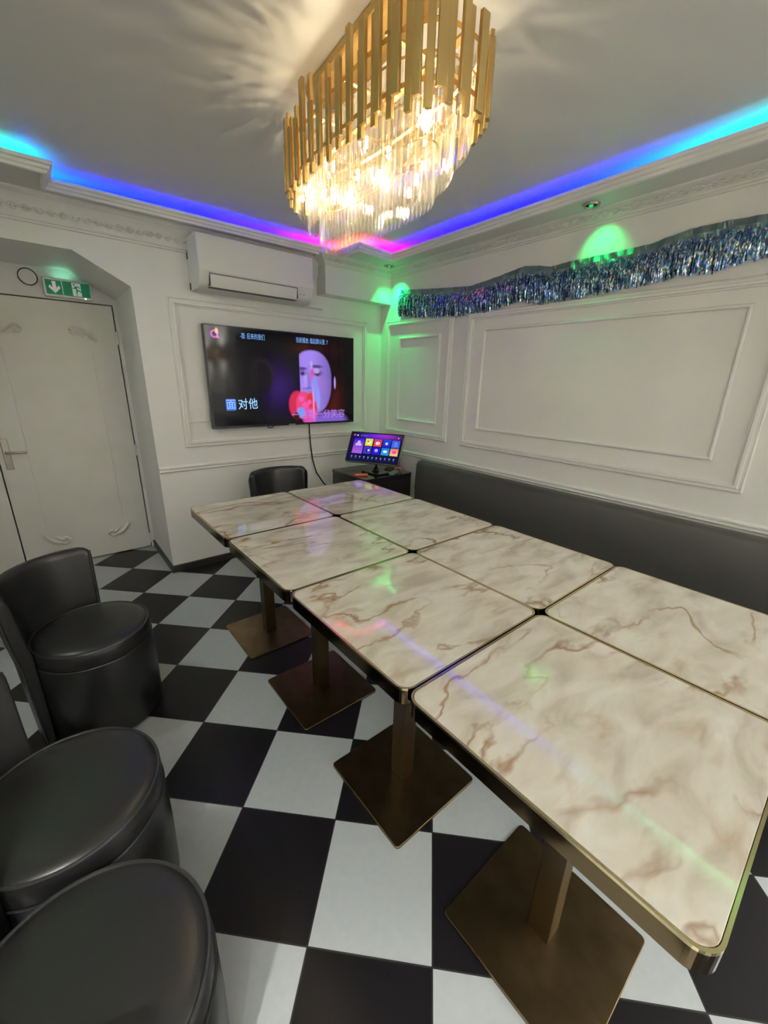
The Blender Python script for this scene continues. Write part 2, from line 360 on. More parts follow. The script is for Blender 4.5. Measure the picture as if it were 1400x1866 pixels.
# duct box in the corner
struct('trim_5', B_(1.362, XR, .728, YB, 2.085, ZS), M['wall'], 'white boxed duct in the corner beside the air conditioner', 'duct box')
bm = bmesh.new(); sweep(bm, [(XR, .728), (1.362, .728), (1.362, .80)], [(d*.9, h) for d, h in CR])
fx = lambda u, v: (u, .728-.042-v*.9, 2.320+v*.45-.002)
u = 1.40
while u < 1.94: scroll(bm, fx, u, 1); scroll(bm, fx, u+.05, -1, .0035); u += .105
struct('trim_6', bm, M['plaster'], 'ornate plaster cornice on the corner duct box', 'cornice', smooth=True)
# chair rails and skirting
RAIL = [(0, 0), (.010, .004), (.016, .010), (.012, .017), (.012, .022), (.020, .027), (.022, .036), (.012, .044), (0, .046)]
bm = bmesh.new(); sweep(bm, [(XR, YN), (XR, YB)], [(d, .785+h) for d, h in RAIL])
struct('trim_7', bm, M['trim'], 'white chair rail along the wall above the bench', 'chair rail', smooth=True)
bm = bmesh.new(); sweep(bm, [(XR, YB), (AX1, YB)], [(d, .775+h) for d, h in RAIL])
struct('trim_8', bm, M['trim'], 'white chair rail under the television', 'chair rail', smooth=True)
bm = bmesh.new(); sweep(bm, [(AX1, YD), (AX1, YB), (XR, YB)][::-1], [(0, 0), (.012, 0), (.012, .052), (.008, .056), (0, .056)])
struct('baseboard_back', bm, M['black_skirt'], 'black skirting around the foot of the television wall', 'skirting')
# panel frames
frame('trim_9', back, .228, 1.865, .948, 1.934, FRAME, 'white panel frame around the television')
frame('trim_10', right, -.035, .765, .968, 1.950, FRAME, 'outer frame of the narrow wall panel in the far corner')
frame('trim_11', right, .09, .592, 1.098, 1.806, THIN, 'inner frame of the narrow wall panel lit green')
frame('trim_12', right, -1.975, -.185, .962, 1.928, FRAME, 'outer frame of the wide wall panel above the bench')
frame('trim_13', right, -1.822, -.328, 1.102, 1.816, THIN, 'inner frame of the wide wall panel above the bench')
frame('trim_14', right, -3.5, -2.12, .962, 1.928, FRAME, 'outer frame of the next wall panel beyond the picture edge')

# door in the alcove
door = struct('door_1', B_(-.822, .004, YD+.004, YD+.05, .008, 1.918), M['door'], 'white painted door in the alcove with corner scrolls and lever handle', 'door', bevel=.002)
def child(name, bm, material, parent=door, **k): return obj(name, bm, material, parent, **k)
h = child('door_handle', B_(-.795, -.755, YD-.006, YD+.004, .782, 1.0), M['steel'], bevel=.008); h['label'] = 'brushed steel lever handle on a long plate'
bm = bmesh.new(); tube(bm, [(-.775, YD-.004, .905), (-.775, YD-.05, .905), (-.765, YD-.056, .905), (-.665, YD-.056, .905)], .009, 10)
obj('lever', bm, M['steel'], h, smooth=True)
def scroll_ornament(cx, cz, sx, sz):
    bm = bmesh.new(); F_ = lambda a, b: (cx+sx*a, YD-.003, cz+sz*b)
    pts = []
    for k in range(22):
        t = k/21; a = math.pi*.2+t*math.pi*2.1; rad = .032*(1-.68*t); pts.append((-.045+rad*math.cos(a), .03+rad*math.sin(a)))
    tube(bm, [F_(*p) for p in pts], [.006+.007*abs(math.sin(k/21*3)) for k in range(22)], 6)
    tube(bm, [F_(-.02+.1*t, .05-.02*t-.06*t*t) for t in [i/9 for i in range(10)]], [.006+.014*math.sin(i/9*3.1) for i in range(10)], 6)
    tube(bm, [F_(.03+.05*t, .0-.045*t*t+.01*t) for t in [i/6 for i in range(7)]], [.005+.011*math.sin(i/6*3.1) for i in range(7)], 6)
    tube(bm, [F_(-.06+.07*t, .005+.018*math.sin(t*4)) for t in [i/6 for i in range(7)]], [.004+.010*math.sin(i/6*3.1) for i in range(7)], 6)
    child('scroll_ornament', bm, M['door'], smooth=True)
scroll_ornament(-.206, 1.70, 1, 1); scroll_ornament(-.615, 1.69, -1, 1); scroll_ornament(-.208, .225, 1, -1); scroll_ornament(-.61, .23, -1, -1)
for x in (-.663, -.165):
    bm = bmesh.new(); tube(bm, [(x, YD+.003, .30), (x, YD+.003, 1.60)], .003, 6); child('panel_bead', bm, M['door'])
for z in (1.70, .855, .09):
    bm = bmesh.new(); tube(bm, [(.008, YD-.008, z-.045), (.008, YD-.008, z+.045)], .008, 8); child('hinge', bm, M['door'], smooth=True)
struct('door_2', B_(AX0+.002, -.835, YD-.003, YD, .006, 1.925), M['door'], 'fixed white door leaf left of the handle', 'door')

# ------------------------------------------------------------------ light strip
def led_colour(t):
    K = [(0, (.7, .6, .1)), (.28, (.45, .7, .15)), (.36, (.2, .9, .28)), (.41, (.03, .7, .22)), (.46, (0, .42, .26)), (.51, (0, .25, .32)), (.54, (0, .14, .34)), (.575, (0, .06, .6)), (.615, (0, .015, .9)), (.67, (0, .002, 1)), (.74, (0, 0, 1)), (.83, (.004, 0, 1)), (.895, (.02, 0, .9)), (.922, (.12, 0, .7)), (.945, (.8, 0, .5)), (.96, (1, .0, .3)), (.985, (1, .10, .02)), (1.0, (1, .08, .03)),
         (1.03, (1, .10, .03)), (1.055, (1, .01, .2)), (1.08, (.7, 0, .45)), (1.10, (.14, 0, .7)), (1.16, (.02, 0, 1)), (1.27, (0, 0, 1)), (1.40, (0, .01, 1)), (1.45, (0, .05, .9)), (1.49, (0, .09, .6)), (1.52, (0, .22, .34)), (1.55, (0, .5, .14)), (1.60, (.05, .8, .1)), (1.9, (.3, 1, .1)), (2.5, (.6, .8, 0)), (9, (.6, .8, 0))]
    for (a, ca), (b, cb_) in zip(K, K[1:]):
        if a <= t <= b:
            f = (t-a)/(b-a); return tuple(p+(q-p)*f for p, q in zip(ca, cb_))
    return K[0][1]
def led_t(i, f):
    # path legs: 1 right side (near to far), 2-4 corner notch, 5 back side, 6-7 left notch
    legs = {1: (0, .935), 2: (.935, .985), 3: (.985, 1.03), 4: (1.03, 1.30+.165), 5: (1.465, 1.50), 6: (1.50, 1.80), 7: (2.0, 3.0), 0: (0, 0)}
    a, b = legs[i]; return a+(b-a)*f
legs_xy = offset_path(PATH, -.045, True)
bm = bmesh.new(); cl_ = bm.loops.layers.float_color.new('Col')
for i in range(8):
    a, b = legs_xy[i], legs_xy[(i+1) % 8]; Ln = (b-a).length; n = max(2, int(Ln/.033)); d = (b-a)/Ln; nn = Vector((-d.y, d.x))*.005
    for k in range(n):
        c0 = a+d*(Ln*k/n); c1 = a+d*(Ln*(k+1)/n); z = ZS+.026
        f = bm.faces.new([bm.verts.new((p.x, p.y, z)) for p in (c0-nn, c1-nn, c1+nn, c0+nn)])
        col = led_colour(led_t(i, (k+.5)/n))
        for lp in f.loops: lp[cl_] = (*col, 1)
bmesh.ops.remove_doubles(bm, verts=bm.verts, dist=.0008)
strip = tag(obj('led_strip', bm, M['led'], recalc=False), 'rainbow coloured light strip hidden in the ceiling tray', 'light strip')
bm = bmesh.new(); sweep(bm, PATH, [(-.039, ZS+.020), (-.039, ZS+.0245), (-.051, ZS+.0245), (-.051, ZS+.020)], True)
obj('strip_tape', bm, M['plastic'], strip)

# ------------------------------------------------------------------ chandelier
CX, CY, CROT = .437, -1.051, -.071
ch = thing('chandelier', 'long oval chandelier of brass bars and tiers of clear crystal above the tables', 'chandelier', (CX, CY, 1.92), CROT)
Z0 = 1.92
def se(w_, l_, n, t):
    c, s = math.cos(t), math.sin(t)
    return (w_*math.copysign(abs(c)**(2/n), c), l_*math.copysign(abs(s)**(2/n), s))
def ring(w_, l_, n, pitch):
    P_ = [Vector(se(w_, l_, n, 2*math.pi*k/2000)) for k in range(2001)]
    L_ = [0]
    for a, b in zip(P_, P_[1:]): L_.append(L_[-1]+(b-a).length)
    cnt = int(round(L_[-1]/pitch)); res = []; j = 0
    for k in range(cnt):
        s = L_[-1]*k/cnt
        while L_[j+1] < s: j += 1
        a, b = P_[j], P_[j+1]; p = a+(b-a)*((s-L_[j])/(L_[j+1]-L_[j])); t = (P_[min(j+8, 2000)]-P_[max(j-8, 0)]).normalized()
        res.append((p, math.atan2(t.y, t.x)))
    return res
rnd = random.Random(3)
bars = ring(.170, .442, 3.2, .0295)
for k, (p, a) in enumerate(bars):
    outer = k % 2 == 0
    wd = (.0255 if k % 4 == 0 else .0205) if outer else .019
    dep = .011; inset = 0 if outer else .016
    zb = (2.098+rnd.uniform(-.012, .014) if outer else 2.076+rnd.uniform(-.008, .010)) - Z0
    zt = rnd.choice((2.252, 2.278, 2.305, 2.335))+rnd.uniform(-.006, .006)-Z0
    nrm_ = Vector((math.cos(a-math.pi/2), math.sin(a-math.pi/2))); q = p-nrm_*inset
    bm = B_(-wd/2, wd/2, -dep/2, dep/2, 0, zt-zb)
    o = obj('brass_bar', bm, M['brass'], ch, bevel=.0012); o.location = (q.x, q.y, zb); o.rotation_euler = (0, 0, a)
def oval(w_, l_, z, r):
    bm = bmesh.new(); pr = [(0, z-r), (r, z), (0, z+r), (-r, z)]
    pp = [Vector(se(w_, l_, 3, 2*math.pi*k/72)) for k in range(72)]
    sweep(bm, pp, pr, True); return bm
for z in (2.135, 2.24): obj('frame_ring', oval(.148, .420, z-Z0, .006), M['brass'], ch)
bm = bmesh.new()
for y in (-.30, -.1, .1, .30): box(bm, -.148, .148, y-.006, y+.006, 2.2345-Z0, 2.2405-Z0)
box(bm, -.01, .01, -.42, .42, 2.2285-Z0, 2.2345-Z0); obj('cross_frame', bm, M['brass'], ch)
bm = bmesh.new()
bm.free()
for y in (-.28, .28):
    bm = bmesh.new(); tube(bm, [(0, y, 2.236-Z0), (0, y, ZC-.02-Z0)], .005, 8); obj('hanging_rod', bm, M['brass'], ch)
bm = bmesh.new(); prism(bm, rrect(.14, .70, .06, 6), ZC-.022-Z0, ZC-Z0, lambda u, v, w_: (u, v, w_)); obj('ceiling_canopy', bm, M['brass'], ch, bevel=.003)
# crystals
def crystal_bm(h, w_=.0185, d=.0105):
    bm = bmesh.new(); q = .35*w_
    pr = [(-w_/2, -d*.12), (-q, -d/2), (q, -d/2), (w_/2, -d*.12), (w_/2, d*.12), (q, d/2), (-q, d/2), (-w_/2, d*.12)]
    top = [bm.verts.new((x, y, h)) for x, y in pr]; mid = [bm.verts.new((x, y, .016)) for x, y in pr]
    e0, e1 = bm.verts.new((-w_*.36, 0, 0)), bm.verts.new((w_*.36, 0, 0))
    n = 8; bm.faces.new(top)
    for i in range(n): bm.faces.new((mid[i], mid[(i+1) % n], top[(i+1) % n], top[i])).material_index = 0 if i in (1, 5) else 1
    for f_ in ((mid[0], mid[1], e0), (mid[2], mid[3], e1), (mid[4], mid[5], e1), (mid[6], mid[7], e0), (mid[3], mid[4], e1), (mid[7], mid[0], e0)): bm.faces.new(f_).material_index = 1
    bm.faces.new((mid[1], mid[2], e1, e0)); bm.faces.new((mid[5], mid[6], e0, e1))
    bmesh.ops.recalc_face_normals(bm, faces=bm.faces); return bm
cry = []
for (w_, l_, zb, zt, pit) in ((.146, .405, 2.040, 2.195, .0235), (.106, .360, 1.980, 2.13, .0235), (.058, .312, 1.925, 2.07, .0235)):
    bm = crystal_bm(zt-zb); me = bpy.data.meshes.new('crystal_prism'); bm.to_mesh(me); bm.free(); me.materials.append(M['crystal']); me.materials.append(M['crystal_edge'])
    for p, a in ring(w_, l_, 2.7, pit): cry.append((p, a, zb-Z0, me))
    obj('tier_ring', oval(w_, l_, zt-Z0-.004, .003), M['brass'], ch)
cr_, sr_ = math.cos(CROT), math.sin(CROT)
def cdist(c): 
    x, y = CX+c[0].x*cr_-c[0].y*sr_, CY+c[0].x*sr_+c[0].y*cr_; return (x-CAM.x)**2+(y-CAM.y)**2
cry.sort(key=cdist)
for p, a, z, me in cry[:100]:
    o = bpy.data.objects.new('crystal_prism', me); C.objects.link(o); o.parent = ch; o.location = (p.x, p.y, z); o.rotation_euler = (0, 0, a)
bm = bmesh.new()
for p, a, z, me in cry[100:]:
    b2 = bmesh.new(); b2.from_mesh(me); b2.transform(Matrix.Translation((p.x, p.y, z)) @ Matrix.Rotation(a, 4, 'Z'))
    t_ = bpy.data.meshes.new('t'); b2.to_mesh(t_); b2.free(); bm.from_mesh(t_); bpy.data.meshes.remove(t_)
tag(obj('crystal_prisms', bm, [M['crystal'], M['crystal_edge']], ch, recalc=False), kind='stuff')
for k in range(8):
    y = -.33+.66*k/7; x = .045*(1 if k % 2 else -1); dz = (.05 if k % 2 else -.005)-.06*(k in (2, 4))
    bm = bmesh.new(); lathe(bm, [(0, 2.226-Z0), (.004, 2.226-Z0), (.004, 2.14+dz-Z0), (.009, 2.135+dz-Z0), (.009, 2.105+dz-Z0), (0, 2.105+dz-Z0)], 12, x, y); s_ = obj('bulb_socket', bm, M['brass'], ch, smooth=True)
    bm = bmesh.new(); lathe(bm, [(0, 2.105+dz-Z0), (.0055, 2.104+dz-Z0), (.0065, 2.097+dz-Z0), (.0065, 2.082+dz-Z0), (.004, 2.076+dz-Z0), (0, 2.074+dz-Z0)], 8, x, y); obj('bulb', bm, M['bulb'], s_, smooth=True)

# ------------------------------------------------------------------ green spots in the ceiling border
def downlight(x, y, label, lampmat, spot=None, group='recessed ceiling spots'):
    t = thing('downlight', label, 'ceiling spot', (x, y, ZS-.001), 0, group)
    bm = bmesh.new(); lathe(bm, [(.030, -.004), (.032, -.009), (.040, -.010), (.043, -.004), (.043, 0), (.030, 0)], 32); obj('rim', bm, M['steel'], t, smooth=True)
    bm = bmesh.new(); lathe(bm, [(0, -.002), (.014, -.005), (.030, -.003), (.030, 0), (0, 0)], 24); obj('reflector', bm, M['dark'], t, smooth=True)
    bm = bmesh.new(); lathe(bm, [(0, -.014), (.008, -.012), (.011, -.008), (.011, -.004), (0, -.004)], 16); lens = obj('lens', bm, lampmat, t, smooth=True)
    if spot:
        l = bpy.data.lights.new('spot_beam', 'SPOT'); l.color = spot[0]; l.energy = spot[1]; l.spot_size = spot[2]; l.spot_blend = 1.0; l.shadow_soft_size = .01
        lo = bpy.data.objects.new('spot_beam', l); C.objects.link(lo); lo.parent = t; lo.location = (0, 0, -.018)
        lo.rotation_euler = Vector(spot[3]).to_track_quat('-Z', 'Y').to_euler()
    return t
GR = (.01, 1, .18)
downlight(1.875, -1.07, 'steel recessed spot shining green above the middle of the foil fringe', M['spot_green'], (GR, SPOTW*.42, math.radians(80), (.16, -.02, -.2)))
downlight(1.895, .595, 'steel recessed spot shining green above the far corner of the bench', M['spot_green'], (GR, SPOTW*1.6, math.radians(92), (.12, .03, -.42)))

# ------------------------------------------------------------------ tables
bm = bmesh.new(); prism(bm, rrect(.568, .577, .030, 6), -.006, .0012, lambda u, v, w_: (u, v, w_)); top_bm = bm
tbl = thing('pedestal_table', 'x', 'table', (0, 0, 0), 0, 'square pedestal tables pushed together')
tp = obj('tabletop', top_bm, M['marble'], tbl, bevel=.0008); tp.location = (0, 0, TH-.0012); tp['label'] = 'cream marble print top under a glossy coat'
bm = bmesh.new(); prism(bm, rrect(.581, .590, .036, 8), TH-.046, TH-.0065, lambda u, v, w_: (u, v, w_))
obj('edge_band', bm, M['gold'], tbl)['label'] = 'polished gold metal edge, darkened for the stools it mirrors'
bm = bmesh.new()
a_ = rrect(.581, .590, .036, 8); b_ = rrect(.5705, .5795, .031, 8)
va = [bm.verts.new((x, y, TH-.0065)) for x, y in a_]; vb = [bm.verts.new((x, y, TH)) for x, y in a_]; vc = [bm.verts.new((x, y, TH)) for x, y in b_]; vd = [bm.verts.new((x, y, TH-.0065)) for x, y in b_]
n = len(a_)
for i in range(n):
    j = (i+1) % n
    for p, q in ((va, vb), (vb, vc), (vc, vd), (vd, va)): bm.faces.new((p[i], p[j], q[j], q[i]))
obj('edge_rim', bm, M['rim'], tbl)['label'] = 'thin bright gold rim'
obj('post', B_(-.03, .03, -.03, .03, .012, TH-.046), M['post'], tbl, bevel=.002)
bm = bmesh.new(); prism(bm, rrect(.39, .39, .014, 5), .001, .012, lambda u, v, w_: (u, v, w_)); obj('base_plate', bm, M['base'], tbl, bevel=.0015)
obj('top_bracket', B_(-.13, .13, -.13, .13, TH-.052, TH-.0461), M['black'], tbl)
ORD = ['farthest', 'second farthest', 'second nearest', 'nearest']
for i in range(2):
    for j in range(4):
        side = 'stool side row' if i == 0 else 'bench side row'
        t = tbl if (i, j) == (0, 0) else dup_tree(tbl, (0, 0, 0))
        dx = .004 if (i, j) in ((0, 2),) else 0
        t.location = ((i+.5)*TA+dx, -(j+.5)*TB, 0)
        t['label'] = 'square marble topped table, '+ORD[j]+' of the four in the '+side
        if (i+j) % 2:
            t.rotation_euler = (0, 0, math.pi)

# ------------------------------------------------------------------ stools
def stool(label, loc, back_dir, back_h=.70, group='black leather tub stools', span=128):
    t = thing('tub_stool', label, 'stool', loc, 0, group)
    bm = bmesh.new(); lathe(bm, [(0, .012), (.200, .012), (.208, .03), (.212, .2), (.211, .34), (.207, .365), (0, .365)], 56); obj('drum_base', bm, M['leather'], t, smooth=True)
    bm = bmesh.new(); lathe(bm, [(.18, 0), (.19, .012), (0, .012), (0, 0), (.18, 0)], 40); obj('foot_ring', bm, M['black'], t)
    bm = bmesh.new(); lathe(bm, [(0, .366), (.198, .366), (.207, .372), (.209, .40), (.206, .426), (.201, .433), (.194, .4385), (.180, .4435), (.155, .448), (.12, .4505), (.06, .452), (0, .452)], 56); s_ = obj('seat_cushion', bm, M['leather'], t, smooth=True)
    bm = bmesh.new(); tube(bm, [(.2035*math.cos(k*math.pi/36), .2035*math.sin(k*math.pi/36), .433) for k in range(73)], .0042, 6, False)
    obj('piping', bm, M['piping'], s_, smooth=True)
    bm = bmesh.new(); tube(bm, [(.2085*math.cos(k*math.pi/36), .2085*math.sin(k*math.pi/36), .367) for k in range(73)], .003, 6, False); obj('piping', bm, M['piping'], s_, smooth=True)
    bm = bmesh.new(); n = 32; a0 = back_dir-math.radians(span/2); a1 = back_dir+math.radians(span/2)
    # closed section (radius, z) swept round the back
    h_ = back_h
    sec = [(.2125, .03), (.2125, .36), (.2135, .44), (.224, .52), (.238, h_-.03), (.244, h_-.008), (.252, h_), (.268, h_), (.279, h_-.008), (.283, h_-.03), (.270, .52), (.257, .40), (.244, .03)]
    rings = []
    for k in range(n+1):
        a = a0+(a1-a0)*k/n; e = min(k, n-k)/n*span   # degrees from the nearer end
        rings.append([])
        for r, z in sec:
            zz = z
            if z > .5 and e < 8: zz = z-(h_-.5)*.10*(1-e/8)**2
            rings[-1].append(bm.verts.new((r*math.cos(a), r*math.sin(a), zz)))
    m_ = len(sec)
    for k in range(n):
        for i in range(m_): bm.faces.new((rings[k][i], rings[k][(i+1) % m_], rings[k+1][(i+1) % m_], rings[k+1][i]))
    bm.faces.new(rings[0]); bm.faces.new(rings[-1][::-1])
    b = obj('backrest', bm, M['leather'], t, bevel=.006, bseg=3)
    for R_ in (0, n):
        bm = bmesh.new()
        a = a0 if R_ == 0 else a1
        tube(bm, [((r-.004 if i < 7 else r+.001)*math.cos(a), (r-.004 if i < 7 else r+.001)*math.sin(a), z-(h_-.5)*.10*(z > .5)) for i, (r, z) in enumerate(sec) if i >= 8], .003, 6); obj('piping', bm, M['piping'], b, smooth=True)
    return t
stool('black leather tub stool farthest from the camera, in front of the alcove door', (-.529, -.432, 0), math.radians(143))
stool('middle black leather tub stool, its curved back cut by the left picture edge', (-.654, -1.255, 0), math.radians(172))
stool('nearest black leather tub stool, only its round seat showing at the bottom left', (-.657, -1.707, 0), math.radians(200))
stool('black leather chair under the television, its back rising behind the far table', (.80, .40, 0), math.radians(90), .775, 'black leather tub stools', 118)

# ------------------------------------------------------------------ bench
bn = thing('bench', 'long charcoal leather bench against the panelled wall', 'bench', (1.73, -1.6, 0))
def loc_box(x0, x1, y0, y1, z0, z1): return B_(x0-1.73, x1-1.73, y0+1.6, y1+1.6, z0, z1)
bm = bmesh.new(); prism(bm, [(1.925, .40), (1.912, .55), (1.925, .745), (1.94, .775), (1.965, .784), (2.005, .784), (2.012, .775), (2.012, .40)], -3.45, .20, lambda u, v, w_: (u-1.73, w_+1.6, v))
bb = obj('backrest', bm, M['bench'], bn, bevel=.016, bseg=3)
obj('seat', loc_box(1.42, 1.93, -3.45, .19, .28, .44), M['bench'], bn, bevel=.03, bseg=4)
obj('plinth', loc_box(1.46, 2.01, -3.43, .17, .002, .279), M['black'], bn)

# ------------------------------------------------------------------ air conditioner and trunking
ac = thing('air_conditioner', 'white wall air conditioner above the television', 'air conditioner', (.79, YB, 1.97))
bm = bmesh.new(); prism(bm, [(0, .012), (.16, .012), (.205, .045), (.215, .08), (.228, .10), (.222, .305), (.19, .32), (0, .32)], -.405, .405, lambda u, v, w_: (w_, -u-.001, v)); obj('body', bm, M['plastic'], ac, bevel=.004)
bm = bmesh.new(); prism(bm, [(.230, .104), (.235, .110), (.228, .312), (.222, .312)], -.403, .403, lambda u, v, w_: (w_, -u, v)); obj('front_panel', bm, M['plastic'], ac, bevel=.002)
bm = bmesh.new(); prism(bm, [(.214, .020), (.222, .030), (.234, .092), (.226, .094)], -.34, .27, lambda u, v, w_: (w_, -u, v)); obj('louvre', bm, M['plastic'], ac, bevel=.002)
bm = bmesh.new(); box(bm, -.345, .275, -.2315, -.18, .0965, .1005); box(bm, -.345, -.343, -.2315, -.15, .03, .098); box(bm, .273, .275, -.2315, -.15, .03, .098); box(bm, -.345, .275, -.2165, -.15, .019, .022); obj('air_slot', bm, M['grey_dark'], ac)
bm = bmesh.new(); box(bm, .30, .303, -.226, -.2, .060, .064); box(bm, .33, .333, -.226, -.2, .060, .064); obj('indicator', bm, M['grey'], ac)
bm = bmesh.new(); box(bm, -.4065, -.404, -.022, -.004, .20, .25); box(bm, -.4065, -.404, -.03, -.008, .02, .06); obj('side_latch', bm, M['dark'], ac)
tag(obj('cable_trunking', B_(1.215, 1.40, YB-.035, YB-.001, 1.985, 2.018), M['plastic'], bevel=.002), 'short white cable trunking on the wall under the air conditioner', 'trunking')
bm = bmesh.new(); tube(bm, [(1.24, .80, 2.062), (1.243, .80, 2.03), (1.22, .80, 2.022), (1.19, .795, 2.03)], .004, 6)
tube(bm, [(1.24, .80, 2.062), (1.25, .83, 2.10), (1.255, .835, 2.2)], .013, 8)
tag(obj('drain_hose', bm, M['grey'], smooth=True), 'short grey hose between the air conditioner and the duct box', 'hose')

# ------------------------------------------------------------------ screens: pictures painted per vertex of a fine grid
def grid_screen(name, cols, parent, material):
    """cols: array (H, W, 3) of linear colour; unit square in local x (left to right) and z (up)"""
    H_, W_ = cols.shape[:2]
    xs = np.linspace(0, 1, W_+1); zs = np.linspace(1, 0, H_+1)
    V = np.array([(x, 0, z) for z in zs for x in xs]); i = np.arange(H_)[:, None]*(W_+1)+np.arange(W_)[None]
    Fc = np.stack([i, i+W_+1, i+W_+2, i+1], -1).reshape(-1, 4)
    me = bpy.data.meshes.new(name); me.from_pydata(V.tolist(), [], Fc.tolist()); me.materials.append(material)
    a = me.color_attributes.new('Col', 'FLOAT_COLOR', 'CORNER')
    d = np.concatenate([np.repeat(cols.reshape(-1, 3), 4, 0), np.ones((H_*W_*4, 1))], 1).astype('f')
    a.data.foreach_set('color', d.ravel()); o = bpy.data.objects.new(name, me); C.objects.link(o); o.parent = parent; return o
def lin(r, g, b): return np.array([(c/255)**2.2 for c in (r, g, b)])
def blob(U, Vv, cx, cy, rx, ry, soft=.2):
    d = np.sqrt(((U-cx)/rx)**2+((Vv-cy)/ry)**2); return np.clip((1-d)/soft+.5, 0, 1)[..., None]
TW, THt = 1.25, .71
W_, H_ = 250, 142
U, Vv = np.meshgrid((np.arange(W_)+.5)/W_, (np.arange(H_)+.5)/H_)
img = np.zeros((H_, W_, 3))+lin(14, 13, 17)
def over(img, mask, c): return img*(1-mask)+mask*c
g_ = np.exp(-((U-.43)/.10)**2-((Vv-.6)/.22)**2)[..., None]; img = img+g_*lin(48, 20, 95)
g_ = np.exp(-((U-.80)/.09)**2-((Vv-.75)/.25)**2)[..., None]; img = img+g_*lin(85, 22, 14)
img = img+np.exp(-((U-.70)/.14)**2-((Vv-.16)/.08)**2)[..., None]*lin(70, 32, 18)
# silhouette of a head in the dark, faint rim
img = over(img, blob(U, Vv, .315, .45, .075, .165, .25)*.55, lin(52, 42, 50)); img = over(img, blob(U, Vv, .305, .49, .078, .18, .3)*.85, lin(22, 20, 24))
# face lit violet, cut straight at its left edge, dark hair to the right
cut = np.clip((U-.572)/.006, 0, 1)[..., None]
hair = blob(U, Vv, .735, .42, .125, .46, .25); img = over(img, hair*.8*cut, lin(28, 12, 16))
ex_ = (np.abs((U-.668)/.150)**2.3+np.abs((Vv-.50)/np.where(Vv < .5, .335, .40))**2.3)
fm = np.clip((1.0-ex_)/.16+.4, 0, 1)[..., None]*cut
fm = fm*np.clip(1-(U-(.825-.22*np.clip(Vv-.62, 0, 1)-.30*np.clip(.34-Vv, 0, 1)))/.02, 0, 1)[..., None]
shade = np.clip(1.10-np.clip(U-.675, 0, 1)/.14*.55-np.clip(.60-U, 0, 1)*2.2, .3, 1.1)[..., None]
img = over(img, fm, lin(156, 128, 232)*shade)
for cx, cy, rx, ry, k_, c_ in ((.592, .375, .036, .018, .8, (48, 30, 90)), (.700, .345, .046, .018, .8, (62, 36, 92)), (.598, .425, .030, .030, .7, (70, 45, 120)), (.600, .432, .016, .016, .9, (35, 18, 55)), (.706, .42, .040, .036, .7, (95, 55, 110)), (.706, .435, .020, .016, .9, (80, 20, 50)),
        (.642, .52, .012, .11, .45, (120, 85, 190)), (.628, .60, .034, .014, .8, (82, 52, 135)), (.615, .51, .012, .10, .4, (205, 180, 245)), (.60, .55, .03, .05, .35, (175, 140, 240)), (.74, .56, .05, .10, .35, (165, 115, 205)), (.63, .70, .04, .02, .8, (120, 50, 120))):
    img = over(img, blob(U, Vv, cx, cy, rx, ry, .8)*k_*fm, lin(*c_))
img = over(img, blob(U, Vv, .700, .395, .024, .030, .5)*.8, lin(190, 172, 240))
img = over(img, blob(U, Vv, .668, .44, .014, .085, .7)*.75, lin(225, 80, 160)); img = over(img, blob(U, Vv, .662, .33, .010, .045, .7)*.6, lin(200, 190, 250))
# flower and cut-out bright streaks
img = over(img, blob(U, Vv, .645, .66, .05, .06, .25), lin(105, 150, 250))
img = over(img, blob(U, Vv, .55, .79, .062, .16, .2), lin(215, 45, 85)); img = over(img, blob(U, Vv, .60, .78, .06, .15, .2), lin(235, 75, 130)); img = over(img, blob(U, Vv, .655, .83, .045, .20, .3), lin(225, 60, 70))
for cx, cy, r in ((.58, .72, .02), (.61, .80, .025), (.56, .85, .02), (.64, .76, .018)): img = over(img, blob(U, Vv, cx, cy, r, r*1.6, .6)*.8, lin(250, 95, 190))
img = over(img, blob(U, Vv, .64, .93, .06, .10, .3)*.85, lin(235, 85, 190))
img = over(img, blob(U, Vv, .575, .88, .03, .06, .2), lin(110, 160, 250)); img = over(img, blob(U, Vv, .54, .93, .02, .05, .4), lin(60, 22, 22))
img = over(img, blob(U, Vv, .685, .60, .024, .15, .35)*.85, lin(140, 150, 250)); img = over(img, blob(U, Vv, .708, .72, .016, .13, .35)*.85, lin(150, 155, 250)); img = over(img, blob(U, Vv, .672, .80, .006, .22, .5), lin(235, 150, 235))
img = over(img, blob(U, Vv, .80, 1.02, .14, .14, .4)*.8, lin(140, 105, 225)); img = over(img, blob(U, Vv, .845, .53, .008, .07, .5)*.9, lin(185, 150, 245))
# coloured ring mark at the top left
rr_ = np.hypot((U-.05)*TW/THt, Vv-.075); mk = (np.clip((.042-rr_)/.008, 0, 1)*np.clip((rr_-.02)/.006, 0, 1))[..., None]
img = over(img, mk, lin(235, 90, 235)*(1-Vv[..., None]*2)+lin(120, 60, 240)*Vv[..., None]*2)
img = over(img, blob(U, Vv, .063, .045, .009, .028, .3), lin(245, 175, 110)); img = over(img, blob(U, Vv, .068, .105, .006, .01, .4), lin(250, 90, 140))
tv = thing('television', 'large black wall television showing a karaoke video', 'television', (.4175, YB-.045, 1.076))
obj('casing', B_(0, TW, -.035, .012, 0, THt), M['black'], tv, bevel=.003)
obj('wall_bracket', B_(.35, .90, .0125, .043, .2, .5), M['black'], tv)
s_ = grid_screen('screen', img, tv, M['screen']); s_.location = (.009, -.0362, .017); s_.scale = (TW-.018, 1, THt-.026)
bm = B_(.60, .66, -.0365, -.03, .004, .011); obj('maker_badge', bm, M['steel'], tv)
